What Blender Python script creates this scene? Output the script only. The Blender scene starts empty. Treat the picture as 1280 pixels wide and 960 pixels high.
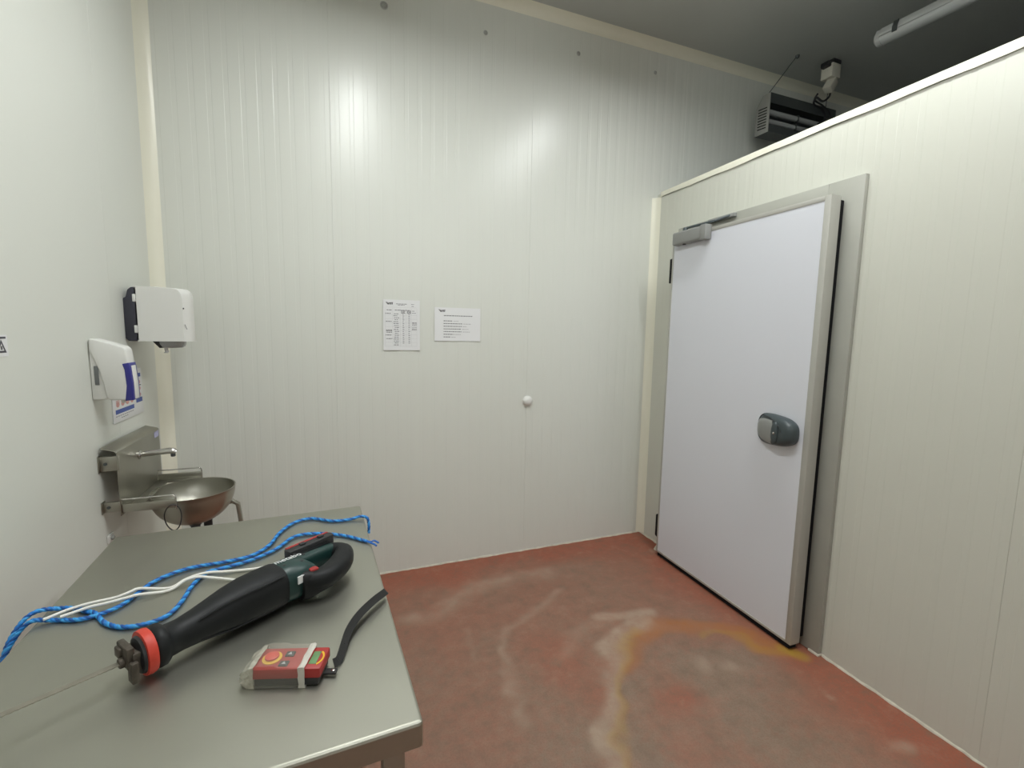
import bpy, bmesh, math, random
import numpy as np
from mathutils import Vector, Matrix
random.seed(7)
S = bpy.context.scene
COL = S.collection
PI = math.pi

# ------------------------------------------------------------------ camera, light level
D = 2.8338      # back wall y
XL = -0.8322    # left wall x
XR = 2.1782     # partition x at the back wall
TILT = -0.0162  # partition is a touch off square
HC = 3.5        # ceiling
PT = 2.52       # partition top
TH = 0.856      # table height
YF = -5.4       # wall behind the camera
XE = 6.6        # far side of the hall

cam_data = bpy.data.cameras.new('camera')
cam_data.sensor_width = 36.0
cam_data.lens = 574.862 / 1280 * 36.0
cam_data.clip_start = 0.02
cam = bpy.data.objects.new('camera', cam_data)
COL.objects.link(cam)
yaw, pitch, roll = (math.radians(a) for a in (21.137, 6.4232, 1.0581))
fw = Vector((math.sin(yaw) * math.cos(pitch), math.cos(yaw) * math.cos(pitch), -math.sin(pitch)))
rt0 = Vector((math.cos(yaw), -math.sin(yaw), 0))
up0 = rt0.cross(fw)
rt = rt0 * math.cos(roll) + up0 * math.sin(roll)
up = up0 * math.cos(roll) - rt0 * math.sin(roll)
cam.matrix_world = Matrix(((rt.x, up.x, -fw.x, 0), (rt.y, up.y, -fw.y, 0), (rt.z, up.z, -fw.z, 1.52), (0, 0, 0, 1)))
S.camera = cam

w = bpy.data.worlds.new('world')
S.world = w
w.use_nodes = True
w.node_tree.nodes['Background'].inputs[0].default_value = (0.5, 0.52, 0.5, 1)
w.node_tree.nodes['Background'].inputs[1].default_value = 0.02
S.view_settings.view_transform = 'Standard'
S.view_settings.look = 'None'
S.view_settings.gamma = 1.0
S.view_settings.use_curve_mapping = False
S.view_settings.exposure = 0.0
LAMP = 87.0                      # radiance of the lit tube diffusers
LAMP_COL = (0.955, 0.985, 0.975)
try:
    S.cycles.use_denoising = True
    S.cycles.denoiser = 'OPENIMAGEDENOISE'
    S.cycles.max_bounces = 10
    S.cycles.diffuse_bounces = 6
    S.cycles.glossy_bounces = 5
    S.cycles.transparent_max_bounces = 10
    S.cycles.sample_clamp_indirect = 6
except Exception:
    pass

# ------------------------------------------------------------------ helpers
def srgb(r, g, b):
    f = lambda c: ((c / 255 + .055) / 1.055) ** 2.4 if c > 10 else c / 255 / 12.92
    return (f(r), f(g), f(b), 1)

def mat(name, col, rough=.5, metal=0, var=0, vscale=8, bump=0, bscale=60, spec=.5, rvar=0, coat=0,
        emit=None, estr=0, alpha=1, stretch=None, trans=0):
    m = bpy.data.materials.new(name)
    m.use_nodes = True
    nt = m.node_tree
    b = nt.nodes['Principled BSDF']
    b.inputs['Base Color'].default_value = col
    b.inputs['Roughness'].default_value = rough
    b.inputs['Metallic'].default_value = metal
    b.inputs['Specular IOR Level'].default_value = spec
    b.inputs['Coat Weight'].default_value = coat
    b.inputs['Alpha'].default_value = alpha
    b.inputs['Transmission Weight'].default_value = trans
    if emit:
        b.inputs['Emission Color'].default_value = emit
        b.inputs['Emission Strength'].default_value = estr
    tc = nt.nodes.new('ShaderNodeTexCoord')
    mp = nt.nodes.new('ShaderNodeMapping')
    nt.links.new(tc.outputs['Object'], mp.inputs[0])
    if stretch:
        mp.inputs['Scale'].default_value = stretch
    if var or rvar:
        n = nt.nodes.new('ShaderNodeTexNoise')
        n.inputs['Scale'].default_value = vscale
        n.inputs['Detail'].default_value = 5
        nt.links.new(mp.outputs[0], n.inputs['Vector'])
        if var:
            mx = nt.nodes.new('ShaderNodeMix')
            mx.data_type = 'RGBA'
            mx.inputs[6].default_value = tuple(c * (1 - var) for c in col[:3]) + (1,)
            mx.inputs[7].default_value = tuple(min(1, c * (1 + var)) for c in col[:3]) + (1,)
            nt.links.new(n.outputs['Fac'], mx.inputs[0])
            nt.links.new(mx.outputs[2], b.inputs['Base Color'])
        if rvar:
            mr = nt.nodes.new('ShaderNodeMapRange')
            mr.inputs[1].default_value = .3
            mr.inputs[2].default_value = .7
            mr.inputs[3].default_value = rough - rvar
            mr.inputs[4].default_value = rough + rvar
            nt.links.new(n.outputs['Fac'], mr.inputs[0])
            nt.links.new(mr.outputs[0], b.inputs['Roughness'])
    if bump:
        n2 = nt.nodes.new('ShaderNodeTexNoise')
        n2.inputs['Scale'].default_value = bscale
        n2.inputs['Detail'].default_value = 3
        nt.links.new(mp.outputs[0], n2.inputs['Vector'])
        bp = nt.nodes.new('ShaderNodeBump')
        bp.inputs['Strength'].default_value = bump
        bp.inputs['Distance'].default_value = .002
        nt.links.new(n2.outputs['Fac'], bp.inputs['Height'])
        nt.links.new(bp.outputs[0], b.inputs['Normal'])
    return m

M = {}
M['panel'] = mat('panel_white', (.665, .68, .63, 1), .30, var=.012, vscale=3, bump=.012, bscale=9, spec=.45)
M['panel_p'] = mat('panel_cream', (.585, .59, .525, 1), .31, var=.012, vscale=3, bump=.012, bscale=9)
M['trim'] = mat('trim_cream', (.80, .785, .665, 1), .3, var=.02)
M['ceil'] = mat('ceiling_panel', (.44, .455, .435, 1), .5, var=.03, vscale=2)
M['roof'] = mat('dark_roof', (.12, .12, .115, 1), .8, var=.2)  # unseen roof, darkened so less lamp light bounces to the ceiling
M['bead'] = mat('sealant', (.52, .48, .40, 1), .6, var=.35, vscale=30, bump=.4, bscale=40)
M['steel'] = mat('stainless', (.40, .39, .34, 1), .36, 1, var=.05, vscale=6, rvar=.05)
M['table'] = mat('table_steel', (.405, .40, .345, 1), .43, 1, var=.05, vscale=4, rvar=.05)
M['chrome'] = mat('chrome', (.6, .59, .56, 1), .2, 1, var=.03)
M['dfrm'] = mat('galvanised_frame', (.345, .345, .305, 1), .45, 0, var=.05, vscale=10)
M['alu'] = mat('aluminium', (.40, .395, .36, 1), .42, .1, var=.05, vscale=12)
M['leaf'] = mat('door_white', (.66, .675, .73, 1), .32, var=.012, vscale=3)
M['black'] = mat('black_plastic', (.018, .018, .02, 1), .5, var=.2)
M['rubber'] = mat('black_rubber', (.007, .008, .009, 1), .55, var=.3, vscale=20, bump=.08, bscale=80, rvar=.08, spec=.3)
M['teal'] = mat('dark_green_plastic', (.008, .035, .032, 1), .4, var=.2, vscale=20)
M['red'] = mat('red_plastic', (.33, .022, .02, 1), .45, var=.15, vscale=30)
M['redring'] = mat('red_ring', (.55, .045, .025, 1), .5, var=.25, vscale=40)
M['steelworn'] = mat('worn_steel', (.10, .085, .07, 1), .5, .7, var=.5, vscale=60, bump=.4, bscale=150)
M['blade'] = mat('blade_steel', (.32, .30, .25, 1), .45, .8, var=.3, vscale=40)
M['gasket'] = mat('gasket', (.01, .01, .011, 1), .8, var=.1, spec=.1)
M['hdark'] = mat('handle_dark', (.045, .06, .065, 1), .4, var=.1)
M['hlight'] = mat('handle_grey', (.24, .245, .235, 1), .42, var=.06)
M['wplas'] = mat('white_plastic', (.70, .70, .67, 1), .35, var=.015)
M['soapgrey'] = mat('grey_window', (.14, .15, .15, 1), .3, var=.1)
M['dgrey'] = mat('dark_grey_plastic', (.035, .035, .05, 1), .4, var=.1)
M['blue'] = mat('blue_plastic', (.03, .03, .22, 1), .35, var=.1)
M['paper'] = mat('paper', (.74, .745, .75, 1), .6, var=.01)
M['ink'] = mat('ink', (.10, .10, .105, 1), .7, var=.1)
M['inkg'] = mat('grey_ink', (.2, .2, .21, 1), .7, var=.1)
M['inkl'] = mat('light_ink', (.42, .42, .43, 1), .7, var=.1)
M['inkb'] = mat('blue_ink', (.05, .09, .33, 1), .5, var=.1)
M['inkp'] = mat('pink_ink', (.62, .33, .30, 1), .6, var=.2, vscale=60)
M['whiterope'] = mat('white_cord', (.78, .77, .72, 1), .6, var=.05, bump=.2, bscale=200)
M['yellow'] = mat('yellow_plastic', (.72, .42, .02, 1), .45, var=.1)
M['green'] = mat('green_label', (.12, .24, .10, 1), .5, var=.3, vscale=60)
M['tape'] = mat('clear_tape', (.62, .60, .54, 1), .28, var=.2, vscale=50, bump=.5, bscale=70, alpha=.85)
M['bag'] = mat('plastic_film', (.62, .60, .52, 1), .16, var=.15, vscale=60, bump=.6, bscale=80, alpha=.16)
M['bagend'] = mat('plastic_crumple', (.50, .48, .40, 1), .2, var=.5, vscale=120, bump=.9, bscale=140, alpha=.7)
M['strap'] = mat('black_webbing', (.014, .014, .014, 1), .7, var=.2, vscale=60)
M['unit'] = mat('grey_painted_metal', (.30, .30, .28, 1), .45, .2, var=.06)
M['unitd'] = mat('dark_painted_metal', (.075, .085, .085, 1), .4, .3, var=.1)
M['slot'] = mat('slot_black', (.006, .006, .006, 1), .8, var=.1)
M['tube'] = mat('glass_tube', (.35, .36, .36, 1), .2, var=.05)
M['boxw'] = mat('junction_white', (.60, .58, .50, 1), .5, var=.05)
M['lamph'] = mat('lamp_housing', (.46, .47, .46, 1), .45, var=.04)
M['lampoff'] = mat('lamp_diffuser_unlit', (.52, .54, .53, 1), .25, var=.03)
M['lampon'] = mat('lamp_diffuser_lit', (.8, .8, .8, 1), .3, var=.01, emit=LAMP_COL + (1,), estr=LAMP)
M['lampon_b'] = mat('lamp_diffuser_dimmer', (.8, .8, .8, 1), .3, var=.01, emit=LAMP_COL + (1,), estr=LAMP * .82)  # set weaker to hold down the brightness of the partition top
M['cap'] = mat('screw_dark', (.33, .34, .32, 1), .5, var=.1)

def new_bm():
    return bmesh.new()

def obj(name, bm, m, parent=None, bevel=0, seg=2, smooth=False, sharp=38):
    if bevel:
        bmesh.ops.remove_doubles(bm, verts=bm.verts, dist=1e-6)
        ed = [e for e in bm.edges if len(e.link_faces) == 2 and e.calc_face_angle(0) > .5]
        bmesh.ops.bevel(bm, geom=ed, offset=bevel, segments=seg, affect='EDGES', profile=.5, clamp_overlap=True)
    bmesh.ops.recalc_face_normals(bm, faces=bm.faces)
    if smooth or bevel:
        lim = math.radians(sharp)
        for f in bm.faces:
            f.smooth = True
        for e in bm.edges:
            if len(e.link_faces) == 2 and e.calc_face_angle(0) > lim:
                e.smooth = False
    me = bpy.data.meshes.new(name)
    bm.to_mesh(me)
    bm.free()
    me.materials.append(M[m] if isinstance(m, str) else m)
    o = bpy.data.objects.new(name, me)
    COL.objects.link(o)
    if parent:
        o.parent = parent
    return o

def empty(name, loc=(0, 0, 0), rz=0):
    o = bpy.data.objects.new(name, None)
    o.empty_display_size = .1
    COL.objects.link(o)
    o.location = loc
    o.rotation_euler = (0, 0, rz)
    return o

def tag(o, label, cat, group=None):
    o['label'] = label
    o['category'] = cat
    if group:
        o['group'] = group
    return o

def struct(o, label=None):
    o['kind'] = 'structure'
    if label:
        o['label'] = label
    return o

def box(bm, x0, x1, y0, y1, z0, z1):
    v = [bm.verts.new((x, y, z)) for x in (x0, x1) for y in (y0, y1) for z in (z0, z1)]
    for f in ((0, 1, 3, 2), (4, 6, 7, 5), (0, 4, 5, 1), (2, 3, 7, 6), (0, 2, 6, 4), (1, 5, 7, 3)):
        bm.faces.new([v[i] for i in f])
    return v

def boxo(name, x0, x1, y0, y1, z0, z1, m, parent=None, bevel=0, seg=2):
    bm = new_bm()
    box(bm, x0, x1, y0, y1, z0, z1)
    return obj(name, bm, m, parent, bevel, seg)

def prism(bm, poly, axis, a, b):
    def P(p, t):
        return {'x': (t, p[0], p[1]), 'y': (p[0], t, p[1]), 'z': (p[0], p[1], t)}[axis]
    A = [bm.verts.new(P(p, a)) for p in poly]
    B = [bm.verts.new(P(p, b)) for p in poly]
    bm.faces.new(A)
    bm.faces.new(B[::-1])
    n = len(poly)
    for i in range(n):
        bm.faces.new((A[i], B[i], B[(i + 1) % n], A[(i + 1) % n]))

def loft(bm, rings, cap0=True, cap1=True, closed=False):
    V = [[bm.verts.new(p) for p in r] for r in rings]
    n = len(V[0])
    m = len(V)
    for i in range(m if closed else m - 1):
        a, b = V[i], V[(i + 1) % m]
        for j in range(n):
            bm.faces.new((a[j], a[(j + 1) % n], b[(j + 1) % n], b[j]))
    if not closed:
        if cap0:
            bm.faces.new(V[0][::-1])
        if cap1:
            bm.faces.new(V[-1])

def cr(pts, n=8):
    """Catmull-Rom resample"""
    P = [Vector(p) for p in pts]
    P = [P[0] * 2 - P[1]] + P + [P[-1] * 2 - P[-2]]
    out = []
    for i in range(1, len(P) - 2):
        p0, p1, p2, p3 = P[i - 1:i + 3]
        for k in range(n):
            t = k / n
            out.append(.5 * ((2 * p1) + (p2 - p0) * t + (2 * p0 - 5 * p1 + 4 * p2 - p3) * t * t + (3 * p1 - p0 - 3 * p2 + p3) * t ** 3))
    out.append(P[-2])
    return out

def resample(pts, step):
    P = [Vector(p) for p in pts]
    L = [0]
    for a, b in zip(P, P[1:]):
        L.append(L[-1] + (b - a).length)
    n = max(2, int(L[-1] / step))
    out, i = [], 0
    for k in range(n + 1):
        d = L[-1] * k / n
        while i < len(P) - 2 and L[i + 1] < d:
            i += 1
        t = (d - L[i]) / max(1e-9, L[i + 1] - L[i])
        out.append(P[i].lerp(P[i + 1], min(1, t)))
    return out

def frames(P, closed=False):
    n = len(P)
    T = []
    for i in range(n):
        a = P[i - 1] if (i > 0 or closed) else P[i]
        b = P[(i + 1) % n] if (i < n - 1 or closed) else P[i]
        T.append((b - a).normalized())
    u = T[0].orthogonal().normalized()
    F = []
    for i in range(n):
        if i:
            u = (u - T[i] * u.dot(T[i])).normalized()
        F.append((u, T[i].cross(u)))
    return F

def tube(bm, pts, r, seg=8, closed=False):
    P = [Vector(p) for p in pts]
    F = frames(P, closed)
    rings = []
    for i, (p, (u, v)) in enumerate(zip(P, F)):
        rr = r[i] if isinstance(r, (list, tuple)) else r
        rings.append([p + (u * math.cos(2 * PI * k / seg) + v * math.sin(2 * PI * k / seg)) * rr for k in range(seg)])
    loft(bm, rings, closed=closed)

def tubeo(name, pts, r, m, parent=None, seg=8, closed=False):
    bm = new_bm()
    tube(bm, pts, r, seg, closed)
    return obj(name, bm, m, parent, smooth=True, sharp=50)

def sell(cx, cy, a, b, n=24, e=2.0):
    """superellipse outline in a plane"""
    out = []
    for k in range(n):
        t = 2 * PI * k / n
        c, s = math.cos(t), math.sin(t)
        out.append((cx + a * math.copysign(abs(c) ** (2 / e), c), cy + b * math.copysign(abs(s) ** (2 / e), s)))
    return out

def lathe(bm, prof, seg=24, center=(0, 0, 0), axis='z'):
    c = Vector(center)
    rings = []
    for r, h in prof:
        ring = []
        for k in range(seg):
            a = 2 * PI * k / seg
            p = (r * math.cos(a), r * math.sin(a), h)
            if axis == 'x':
                p = (p[2], p[0], p[1])
            elif axis == 'y':
                p = (p[0], p[2], p[1])
            ring.append(c + Vector(p))
        rings.append(ring)
    loft(bm, rings)

# ------------------------------------------------------------------ the room shell
PW = 1.1966     # panel width
RIB = .00056     # depth of the pressed grooves
def panel_mesh(u0, u1, j0, z0, z1, fn, jb=.0015, ribs=True):
    """one sandwich panel sheet with shallow vertical grooves; j0 = joint it is measured from"""
    prof = [(u0 + .0002, -.012), (u0 + .0002, -jb * .8), (u0 + jb, 0)]
    pitch = PW / 16
    k0 = math.floor((u0 - j0) / pitch) - 1
    for k in range(k0, k0 + 20):
        c = j0 + (k + .5) * pitch
        if ribs and c - .014 > u0 + .004 and c + .014 < u1 - .004:
            prof += [(c - .0125, 0), (c - .0100, -RIB), (c + .0100, -RIB), (c + .0125, 0)]
    prof += [(u1 - jb, 0), (u1 - .0002, -jb * .8), (u1 - .0002, -.012)]
    bm = new_bm()
    A = [bm.verts.new(fn(u, n, z0)) for u, n in prof]
    B = [bm.verts.new(fn(u, n, z1)) for u, n in prof]
    for i in range(len(prof)):
        j = (i + 1) % len(prof)
        bm.faces.new((A[i], A[j], B[j], B[i]))
    bm.faces.new(A[::-1])
    bm.faces.new(B)
    return bm

def panel_wall(parent, lo, hi, j0, z0, z1, fn, m, jb=.0015, ribs=True):
    u = j0 + math.floor((lo - j0) / PW) * PW
    while u < hi - 1e-4:
        a, b = max(u, lo), min(u + PW, hi)
        if b - a > .01:
            obj('panel', panel_mesh(a, b, u, z0, z1, fn, jb, ribs), m, parent)
        u += PW

# back wall
wb = struct(boxo('wall_back', XL - .1, XE + .1, D + .0125, D + .1, 0, HC, 'panel'), 'white ribbed insulated panel wall with two papers on it')
panel_wall(wb, XL, XE, .0049, 0, HC, lambda u, n, z: (u, D - n, z), 'panel')
# left wall
wl = struct(boxo('wall_left', XL - .1, XL - .0125, YF, D + .0125, 0, HC, 'panel'), 'white insulated panel wall carrying dispensers and hand basin')
panel_wall(wl, YF, D, 2.315, 0, HC, lambda u, n, z: (XL + n, u, z), 'panel', .0008, False)
# partition (own frame: x' into the room, y' away from the back wall)
PROT = PI + math.asin(TILT)
wr = empty('wall_right', (XR, D, 0), PROT)
struct(wr, 'cream ribbed partition wall of the cold room, stopping short of the ceiling')
boxo('wall_core', -.10, -.0125, 0, 6.2, 0, PT - .005, 'panel_p', wr)
panel_wall(wr, 0, 6.2, D - 1.985, 0, PT - .036, lambda u, n, z: (n, u, z), 'panel_p', .0006)
# wall behind the camera, far end wall, ceiling, cold-room roof
struct(boxo('wall_front', XL - .1, XE + .1, YF - .1, YF, 0, HC, 'panel'), 'white panel wall closing the hall')
struct(boxo('wall_outer', XE, XE + .1, YF, D, 0, HC, 'panel'), 'white panel wall at the end of the hall')
struct(boxo('ceiling', XL - .1, XE + .1, YF - .1, D + .1, HC, HC + .08, 'ceil'), 'grey white panel ceiling')
struct(boxo('ceiling_lower', XR + .1, XE, YF, D, PT - .14, PT - .06, 'roof'), 'insulated roof of the cold room')

# floor with worn red resin coating
def dist_poly(X, Y, pts):
    d = np.full(X.shape, 9.)
    for (ax, ay), (bx, by) in zip(pts, pts[1:]):
        vx, vy = bx - ax, by - ay
        t = np.clip(((X - ax) * vx + (Y - ay) * vy) / (vx * vx + vy * vy), 0, 1)
        d = np.minimum(d, np.hypot(X - ax - t * vx, Y - ay - t * vy))
    return d

def build_floor():
    def axis(lo, hi, a, b, fine, coarse):
        return np.unique(np.round(np.concatenate([np.arange(lo, a, coarse), np.arange(a, b, fine), np.arange(b, hi + 1e-6, coarse), [hi]]), 4))
    xs = axis(XL - .1, XE + .1, -.2, 2.3, .0125, .3)
    ys = axis(YF, D + .05, .4, D + .05, .0125, .3)
    X, Y = np.meshgrid(xs, ys)
    nx, ny = len(xs), len(ys)
    rng = np.random.default_rng(3)
    def noise(s):
        gx, gy = int(8 / s) + 3, int(8 / s) + 3
        g = rng.random((gy, gx))
        u, v = (X + 1.2) / s, (Y + 3.6) / s
        i, j = np.floor(u).astype(int), np.floor(v).astype(int)
        fu, fv = u - i, v - j
        fu, fv = fu * fu * (3 - 2 * fu), fv * fv * (3 - 2 * fv)
        i, j = np.clip(i, 0, gx - 2), np.clip(j, 0, gy - 2)
        return (g[j, i] * (1 - fu) + g[j, i + 1] * fu) * (1 - fv) + (g[j + 1, i] * (1 - fu) + g[j + 1, i + 1] * fu) * fv
    n1, n2, n3, n4 = noise(.45), noise(.17), noise(.06), noise(.03)
    wob = (n2 - .5) * .09 + (n3 - .5) * .05
    Xw, Yw = X + wob, Y + (noise(.15) - .5) * .09
    sm = lambda a, b, x: np.clip((x - a) / (b - a), 0, 1) ** 2 * (3 - 2 * np.clip((x - a) / (b - a), 0, 1))
    ring = [(.80, 1.0), (.88, 1.23), (.98, 1.40), (1.07, 1.55), (1.19, 1.70), (1.34, 1.83), (1.50, 1.90)]
    d = dist_poly(Xw, Yw, ring)
    white = .75 * (1 - sm(.02, .075, d)) * (.55 + .6 * n3)
    white = np.maximum(white, .7 * (1 - sm(.01, .06, dist_poly(Xw, Yw, [(1.30, 1.98), (1.42, 1.93), (1.56, 1.93)]))))
    # pale veins
    for pl, wd, am in (([(.83, 2.1), (.74, 1.9), (.68, 1.69), (.66, 1.5)], .05, .35), ([(.83, 2.1), (.99, 2.19), (1.21, 2.30)], .05, .33),
                       ([(.35, 2.3), (.5, 2.33), (.72, 2.5), (1.25, 2.5)], .10, .35), ([(.56, 2.1), (.57, 1.9)], .04, .22), ([(1.5, 1.85), (1.2, 1.95), (1.0, 1.8)], .08, .2)):
        white = np.maximum(white, am * (1 - sm(.0, wd, dist_poly(Xw, Yw, pl))) * (.5 + n3))
    for cx, cy, r in ((1.72, 1.47, .035), (1.93, 1.18, .018), (1.94, .92, .03), (1.60, 1.52, .05), (2.10, 2.53, .035)):
        white = np.maximum(white, .5 * (1 - sm(r * .2, r * 1.5, np.hypot(Xw - cx, Y - cy))))
    o_l = [(1.40, 1.77), (1.52, 1.84), (1.63, 1.82), (1.76, 1.735), (1.93, 1.60), (2.03, 1.46)]
    orange = (1 - sm(.02, .085, dist_poly(Xw, Yw, o_l))) * (.75 + .3 * n2)
    orange = np.maximum(orange, .55 * (1 - sm(.01, .06, dist_poly(Xw, Yw, [(1.40, 1.77), (1.30, 1.70), (1.20, 1.60)]))))
    yel = .45 * (1 - sm(.008, .035, dist_poly(Xw, Yw, [(1.70, 1.69), (1.82, 1.63), (1.93, 1.55), (2.0, 1.46), (2.04, 1.40)])))
    yel = np.maximum(yel, 1.0 * (1 - sm(.01, .05, dist_poly(X, Y, [(2.02, 1.47), (2.06, 1.40)]))))
    yel = np.maximum(yel, .38 * (1 - sm(.01, .045, dist_poly(Xw - .05, Yw + .01, ring[:6]))))
    dw = np.minimum(D - Y, XR + TILT * (D - Y) - X)
    wear = sm(.05, .40, dw + (n2 - .5) * .12) * (.35 + .55 * n1 + .25 * (n2 - .5))
    grey = np.exp(-((X - 1.45) / .50) ** 2 - ((Y - 1.32) / .42) ** 2) + .8 * np.exp(-((X - .95) / .22) ** 2 - ((Y - 1.45) / .4) ** 2)
    wear = np.clip(wear + .5 * grey * (.5 + n2), 0, 1.2)
    wear *= 1 - .75 * np.exp(-((Xw - 1.33) / .13) ** 2 - ((Yw - 1.36) / .10) ** 2)
    wear *= 1 - .6 * np.exp(-((Xw - .95) / .13) ** 2 - ((Yw - 1.75) / .3) ** 2)
    zz = (n3 - .5) * .0016 * (dw > .02)
    verts = np.stack([X.ravel(), Y.ravel(), zz.ravel()], 1)
    idx = np.arange(nx * ny).reshape(ny, nx)
    faces = np.stack([idx[:-1, :-1], idx[:-1, 1:], idx[1:, 1:], idx[1:, :-1]], -1).reshape(-1, 4)
    me = bpy.data.meshes.new('floor')
    me.from_pydata(verts.tolist(), [], faces.tolist())
    at = me.attributes.new('stain', 'FLOAT_COLOR', 'POINT')
    at.data.foreach_set('color', np.stack([white, orange, yel, wear], -1).clip(0, 1.2).reshape(-1).astype(np.float32))
    for p in me.polygons:
        p.use_smooth = True
    o = bpy.data.objects.new('floor', me)
    COL.objects.link(o)
    m = bpy.data.materials.new('red_resin_floor')
    m.use_nodes = True
    nt = m.node_tree
    b = nt.nodes['Principled BSDF']
    L = nt.links.new
    tc = nt.nodes.new('ShaderNodeTexCoord')
    a = nt.nodes.new('ShaderNodeAttribute')
    a.attribute_name = 'stain'
    sp = nt.nodes.new('ShaderNodeSeparateColor')
    L(a.outputs['Color'], sp.inputs[0])
    def noise_n(sc, det=6, rough=.6):
        n = nt.nodes.new('ShaderNodeTexNoise')
        n.inputs['Scale'].default_value = sc
        n.inputs['Detail'].default_value = det
        n.inputs['Roughness'].default_value = rough
        L(tc.outputs['Object'], n.inputs['Vector'])
        return n.outputs['Fac']
    def mix(fac, c1, c2):
        x = nt.nodes.new('ShaderNodeMix')
        x.data_type = 'RGBA'
        for sock, v in ((x.inputs[0], fac), (x.inputs[6], c1), (x.inputs[7], c2)):
            if isinstance(v, (tuple, float)):
                sock.default_value = v
            else:
                L(v, sock)
        return x.outputs[2]
    def mth(op, p, q):
        x = nt.nodes.new('ShaderNodeMath')
        x.operation = op
        x.use_clamp = op != 'SUBTRACT'
        for i, v in enumerate((p, q)):
            if isinstance(v, float):
                x.inputs[i].default_value = v
            else:
                L(v, x.inputs[i])
        return x.outputs[0]
    f1, f2, f3 = noise_n(5), noise_n(26), noise_n(140, 4, .7)
    c = mix(f1, (.275, .078, .044, 1), (.335, .105, .062, 1))
    wm = mth('MULTIPLY', a.outputs['Alpha'], mth('ADD', f2, .38))
    c = mix(wm, c, (.23, .162, .118, 1))
    c = mix(mth('MULTIPLY', mth('SUBTRACT', f3, .45), 2.6), c, (.19, .10, .07, 1))
    f4 = noise_n(11, 8, .75)
    c = mix(mth('MULTIPLY', mth('SUBTRACT', f4, .49), 3.4), c, (.165, .108, .075, 1))
    c = mix(mth('MULTIPLY', mth('SUBTRACT', .47, f4), 2.6), c, (.33, .20, .145, 1))
    fr = mth('ADD', mth('MULTIPLY', mth('MULTIPLY', f2, f4), 2.0), .30)
    c = mix(mth('MULTIPLY', sp.outputs[1], fr), c, (.34, .13, .045, 1))
    c = mix(mth('MULTIPLY', sp.outputs[0], fr), c, (.40, .30, .225, 1))
    c = mix(mth('MULTIPLY', sp.outputs[2], fr), c, (.36, .215, .035, 1))
    L(c, b.inputs['Base Color'])
    mr = nt.nodes.new('ShaderNodeMapRange')
    mr.inputs[3].default_value = .42
    mr.inputs[4].default_value = .66
    L(f2, mr.inputs[0])
    L(mr.outputs[0], b.inputs['Roughness'])
    bp = nt.nodes.new('ShaderNodeBump')
    bp.inputs['Strength'].default_value = .25
    bp.inputs['Distance'].default_value = .003
    L(f3, bp.inputs['Height'])
    L(bp.outputs[0], b.inputs['Normal'])
    b.inputs['Specular IOR Level'].default_value = .35
    me.materials.append(m)
    struct(o, 'worn red resin floor with grey patches and yellow stain')
build_floor()

# cove trims in the corners
def cove(a, b, n=6):
    """concave fillet outline: corner at 0,0, legs a and b"""
    pts = [(0, 0), (a, 0)]
    pts += [(a * (1 - math.sin(t)) + .0015, b * (1 - math.cos(t)) + .0015) for t in [PI / 2 * k / n for k in range(1, n)]]
    return pts + [(0, b)]

bm = new_bm()
prism(bm, [(XL + p, D - q) for p, q in cove(.045, .07)], 'z', 0, HC)
struct(obj('trim_1', bm, 'trim', None, smooth=True, sharp=25), 'cream cove strip in the left corner')
bm = new_bm()
prism(bm, [(XR - p, D - q) for p, q in cove(.035, .06)], 'z', .004, PT - .03)
struct(obj('trim_2', bm, 'trim', None, smooth=True, sharp=25), 'cream cove strip beside the cold room door')
bm = new_bm()
prism(bm, [(D - p, HC - q) for p, q in cove(.065, .045)], 'x', XL, XE)
struct(obj('trim_3', bm, 'trim', None, smooth=True, sharp=25), 'cream cove strip between back wall and ceiling')
bm = new_bm()
prism(bm, [(XL + p, HC - q) for p, q in cove(.065, .045)], 'y', YF, D - .066)
struct(obj('trim_4', bm, 'trim', None, smooth=True, sharp=25), 'cream cove strip between left wall and ceiling')
# cap strip along the partition top (slightly wavy lower lip)
bm = new_bm()
N = 60
rings = []
for i in range(N + 1):
    y = .058 + 6.1 * i / N
    low = PT - .034 + .0022 * math.sin(i * 1.7) + .0015 * math.sin(i * .63 + 1)
    rings.append([(-.10, y, PT - .004), (.0045, y, PT), (.006, y, PT - .002), (.0062, y, low), (.002, y, low + .001), (.002, y, PT - .012), (-.10, y, PT - .014)])
loft(bm, rings)
struct(obj('trim_5', bm, 'trim', wr), 'cream capping strip along the top of the partition')
# uneven sealant beads at the foot of the walls
def bead(name, p0, p1, nrm, lab, parent=None):
    bm = new_bm()
    p0, p1, nrm = Vector(p0), Vector(p1), Vector(nrm)
    n = int((p1 - p0).length / .03)
    rings = []
    for i in range(n + 1):
        p = p0.lerp(p1, i / n)
        hh = .008 + random.uniform(-.0025, .003)
        dd = .006 + random.uniform(-.002, .005)
        rings.append([p, p + nrm * dd, p + nrm * dd * .8 + Vector((0, 0, hh * .5)), p + nrm * dd * .25 + Vector((0, 0, hh)), p + Vector((0, 0, hh))])
    loft(bm, rings)
    return struct(obj(name, bm, 'bead', parent, smooth=True, sharp=60), lab)
bead('baseboard_back', (XL, D, 0), (XR, D, 0), (0, -1, 0), 'pale sealant bead along the foot of the back wall')
bead('baseboard_left', (XL, YF, 0), (XL, D, 0), (1, 0, 0), 'pale sealant bead along the foot of the left wall')
bead('baseboard_right', (0, .005, 0), (0, .27, 0), (1, 0, 0), 'pale sealant bead between corner and door frame', wr)
bead('baseboard_right', (0, 1.462, 0), (0, 6.1, 0), (1, 0, 0), 'pale sealant bead along the foot of the partition', wr)
for o in wr.children:
    if 'baseboard' in o.name or 'trim' in o.name:
        if 'kind' in o:
            del o['kind']

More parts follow.
